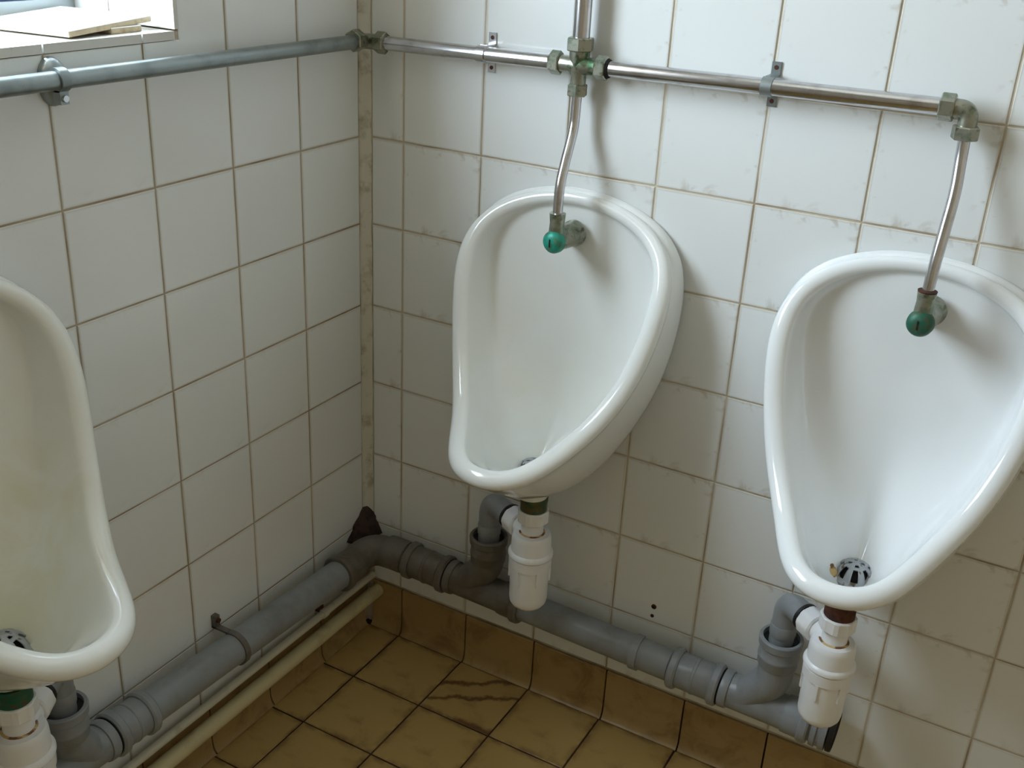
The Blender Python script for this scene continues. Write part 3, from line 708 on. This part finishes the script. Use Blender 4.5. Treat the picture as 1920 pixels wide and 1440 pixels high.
# bottle traps with their grey outlet elbows
def trap(mf, u, d, zo, ub, zbt, lab_trap, lab_elbow, mtail):
    t = thing('bottle_trap', lab_trap, 'bottle trap', mf(u, d, 0.270 + zo), 'white bottle traps under the urinals')
    A = lambda z: mf(u, d, z + zo)
    Zx = (0, 0, 1)
    obj('tailpiece', MB().lathe(A(0.455), Zx, [(0, 0.0225), (0.022, 0.0225), (0.023, 0.0235), (0.0325, 0.0235)], 28), mtail, t, label='tarnished brass tailpiece')
    nut = MB()
    R = []
    for z, r in ((0.439, 0.0240), (0.441, 0.0258), (0.460, 0.0258), (0.462, 0.0245)):
        ring = []
        for j in range(48):
            a = 2 * PI * j / 48; rr = r * (1.03 if j % 6 < 3 else 0.985)
            ring.append(A(z) + Vector((math.cos(a) * rr, math.sin(a) * rr, 0)))
        R.append(ring)
    nut.rings(R); obj('inlet_nut', nut, M_WPLAST, t, smooth=25)
    obj('neck', MB().lathe(A(0.410), Zx, [(0, 0.0190), (0.030, 0.0190)], 24), M_WPLAST, t)
    obj('trap_body', MB().lathe(A(0.376), Zx, [(0, 0.0345), (0.030, 0.0335), (0.036, 0.0325), (0.040, 0.0300), (0.041, 0.019)], 40), M_WPLAST, t)
    obj('flange', MB().lathe(A(0.3725), Zx, [(0, 0.0368), (0.002, 0.0385), (0.006, 0.0385), (0.009, 0.0365), (0.011, 0.034)], 40), M_WPLAST, t)
    bo = obj('bottle', MB().lathe(A(0.270), Zx, [(0, 0.010), (0.001, 0.022), (0.004, 0.0275), (0.010, 0.0315), (0.018, 0.0328), (0.082, 0.0335), (0.083, 0.0362), (0.101, 0.0370), (0.102, 0.035)], 40), M_WPLAST, t)
    for k in range(6):
        a = 2 * PI * (k + 0.35) / 6; c = A(0.3370) + Vector((math.cos(a) * 0.0335, math.sin(a) * 0.0335, 0))
        w = Vector((-math.sin(a), math.cos(a), 0)); r_ = Vector((math.cos(a), math.sin(a), 0))
        rib = MB(); vs_ = []
        for zz in (-0.012, 0.017):
            for p_, q_ in ((-0.003, -0.002), (0.003, -0.002), (0.0025, 0.0028), (-0.0025, 0.0028)): vs_.append(c + w * p_ + r_ * q_ + Vector((0, 0, zz)))
        rib.add(vs_, [(0, 1, 2, 3), (4, 5, 6, 7), (0, 1, 5, 4), (1, 2, 6, 5), (2, 3, 7, 6), (3, 0, 4, 7)]); obj('grip_rib', rib, M_WPLAST, bo, smooth=None)
    obj('scale_ring', MB().lathe(A(0.4165), Zx, [(0, 0.0225), (0.0015, 0.0205)], 28), M_SCALE, t)
    # outlet towards the boss
    Bp = mf(ub, D_W, zbt + 0.065); C0 = A(0.411)
    dr = (Bp - C0); dr.z = 0; dist = dr.length; dr.normalize()
    zo_ = C0.z
    obj('outlet_arm', MB().lathe(C0 + dr * 0.010, dr, [(0, 0.0180), (0.034, 0.0180)], 24), M_WPLAST, t)
    on = MB(); R = []
    uu = Vector((0, 0, 1)); ww = dr.cross(uu)
    for q, r in ((0.034, 0.0205), (0.036, 0.0232), (0.060, 0.0232), (0.062, 0.0215)):
        R.append([C0 + dr * q + (uu * math.cos(2 * PI * j / 48) + ww * math.sin(2 * PI * j / 48)) * r * (1.02 if j % 6 < 3 else 0.985) for j in range(48)])
    on.rings(R); obj('outlet_nut', on, M_WPLAST, t, smooth=25)
    e = thing('outlet_elbow', lab_elbow, 'pipe fitting', mf(ub, D_W, zbt - 0.03), 'grey elbows between trap and tee')
    cen = mf(ub, D_W, zo_)
    path = fillet([mf(ub, D_W, zbt - 0.011), cen, C0 + dr * 0.0625], 0.032, 10)
    obj('bend', MB().tube(path, 0.0195, 28), M_GREY, e)
    obj('spigot_ring', MB().lathe(mf(ub, D_W, zbt + 0.004), Zx, [(0, 0.0200), (0.002, 0.0208), (0.020, 0.0208), (0.022, 0.0200)], 28), M_GREY, e)
    obj('mouth_ring', MB().lathe(C0 + dr * 0.0625, dr, [(0, 0.0200), (0.001, 0.0225), (0.006, 0.0225), (0.007, 0.0200)], 28), M_RUBBER, e)
trap(bk, 0.4230, 0.106, 0.0, 0.306, 0.336, 'white plastic bottle trap under the urinal nearest the corner', 'dark grey outlet elbow under the urinal nearest the corner', M_TAIL)
trap(bk, 0.9350, 0.112, -0.004, 0.8475, 0.339, 'white plastic bottle trap under the right-hand urinal', 'grey outlet elbow under the right-hand urinal', M_RUST)
trap(lf, 0.868, 0.112, 0.004, 0.760, 0.345, 'white plastic bottle trap under the yellow-stained left urinal', 'grey outlet elbow under the yellow-stained left urinal', M_VERD2)

# pipe brackets
def bracket(mf, zf, u, wd, label, mat, lug):
    t = thing('pipe_bracket', label, 'bracket', wp(mf, zf, u) + Vector((0, 0, -0.03)), 'brackets on the waste pipe')
    z = zf(u); R = []
    for a in [math.radians(q) for q in range(-30, 211, 15)]:
        o1 = (D_W + 0.0312 * math.sin(a), z + 0.0312 * math.cos(a)); i1 = (D_W + 0.0276 * math.sin(a), z + 0.0276 * math.cos(a))
        R.append([mf(u - wd / 2, *o1), mf(u + wd / 2, *o1), mf(u + wd / 2, *i1), mf(u - wd / 2, *i1)])
    obj('strap', MB().rings(R), mat, t)
    if lug: obj('web', MB().box(*sorted_box(mf(u - wd / 2, 0.0, z + 0.0255), mf(u + wd / 2, 0.034, z + 0.0295))), mat, t, smooth=None)
    if lug:
        l = obj('lug', MB().box(*sorted_box(mf(u - wd / 2, 0.0, z + 0.026), mf(u + wd / 2, 0.010, z + 0.050))), mat, t, smooth=None)
        obj('screw', MB().lathe(mf(u, 0.010, z + 0.042), mf(0, 1, 0), [(0, 0.0045), (0.004, 0.0040)], 12), M_RUST, l)
    else:
        obj('foot', MB().box(*sorted_box(mf(u - wd / 2, 0.0, z - 0.032), mf(u + wd / 2, 0.040, z - 0.027))), mat, t, smooth=None)
bracket(lf, zl_, 0.428, 0.010, 'rusty strap bracket round the waste pipe on the left wall', M_GRIME, True)
bracket(bk, zb_, 0.612, 0.013, 'grey plastic strap bracket round the waste pipe on the back wall', M_GREY, False)

# two painted pipes along the skirting of the left wall
pipe('conduit', 'thin white painted pipe along the left wall under the waste pipe', [lf(0.004, 0.017, 0.119), lf(1.6, 0.017, 0.127)], 0.0072, M_COND)
pipe('heating_pipe', 'cream painted pipe in front of the skirting on the left wall', [lf(0.006, 0.0300, 0.088), lf(1.6, 0.0300, 0.092)], 0.0138, M_CREAM, 24)
t = thing('conduit_clip', 'small clip on the thin white pipe near the corner', 'pipe clip', lf(0.162, 0, 0.119))
obj('saddle', MB().lathe(lf(0.168, 0.017, 0.120), (0, 1, 0), [(0, 0.0074), (0, 0.0092), (0.012, 0.0092), (0.012, 0.0074)], 20, False, False), M_COND, t)
obj('base', MB().box(*sorted_box(lf(0.168, 0.0, 0.122), lf(0.156, 0.012, 0.134))), M_RUST, t, smooth=None)

# dark brown filler above the corner elbow
fb = MB(); R = []
for i in range(10):
    s_ = i / 9; k_ = (1 - s_) ** 0.75; ra = 0.036 * k_ + 0.002; rb = 0.068 * k_ + 0.002; z = 0.222 + 0.060 * s_
    R.append([Vector((-0.001 + ra * math.cos(a) * (1 + 0.2 * noise.noise((i * .7, k * .9, 2))), 0.001 - rb * math.sin(a) * (1 + 0.2 * noise.noise((i * .6, k * .8, 9))), z)) for k, a in enumerate([PI / 2 * q / 8 for q in range(9)])] + [Vector((-0.001, 0.001, z))])
fb.rings(R)
tag(obj('mortar_lump', fb, M_FILLER, org=(0, 0, 0.222)), 'dark brown lump of filler in the corner above the waste elbow', 'mortar')

# two rusty plug holes in the back wall
for (x, z, r, lab) in ((0.616, 0.276, 0.0048, 'upper and larger of two rusty plug holes in the back wall tile'), (0.6148, 0.2565, 0.0034, 'lower and smaller of two rusty plug holes in the back wall tile')):
    h = thing('plug_hole', lab, 'plug hole', bk(x, 0, z), 'old plug holes in the back wall')
    obj('plug', MB().lathe(bk(x, -0.002, z), (0, -1, 0), [(0, r), (0.0028, r), (0.0034, r * 0.7)], 14), M_RUST, h)
    obj('bore', MB().lathe(bk(x, 0.001, z), (0, -1, 0), [(0, r * 0.5), (0.0008, r * 0.45)], 10), M_DARKHOLE, h)

for o in bpy.data.objects:
    if '_org' in o: del o['_org']
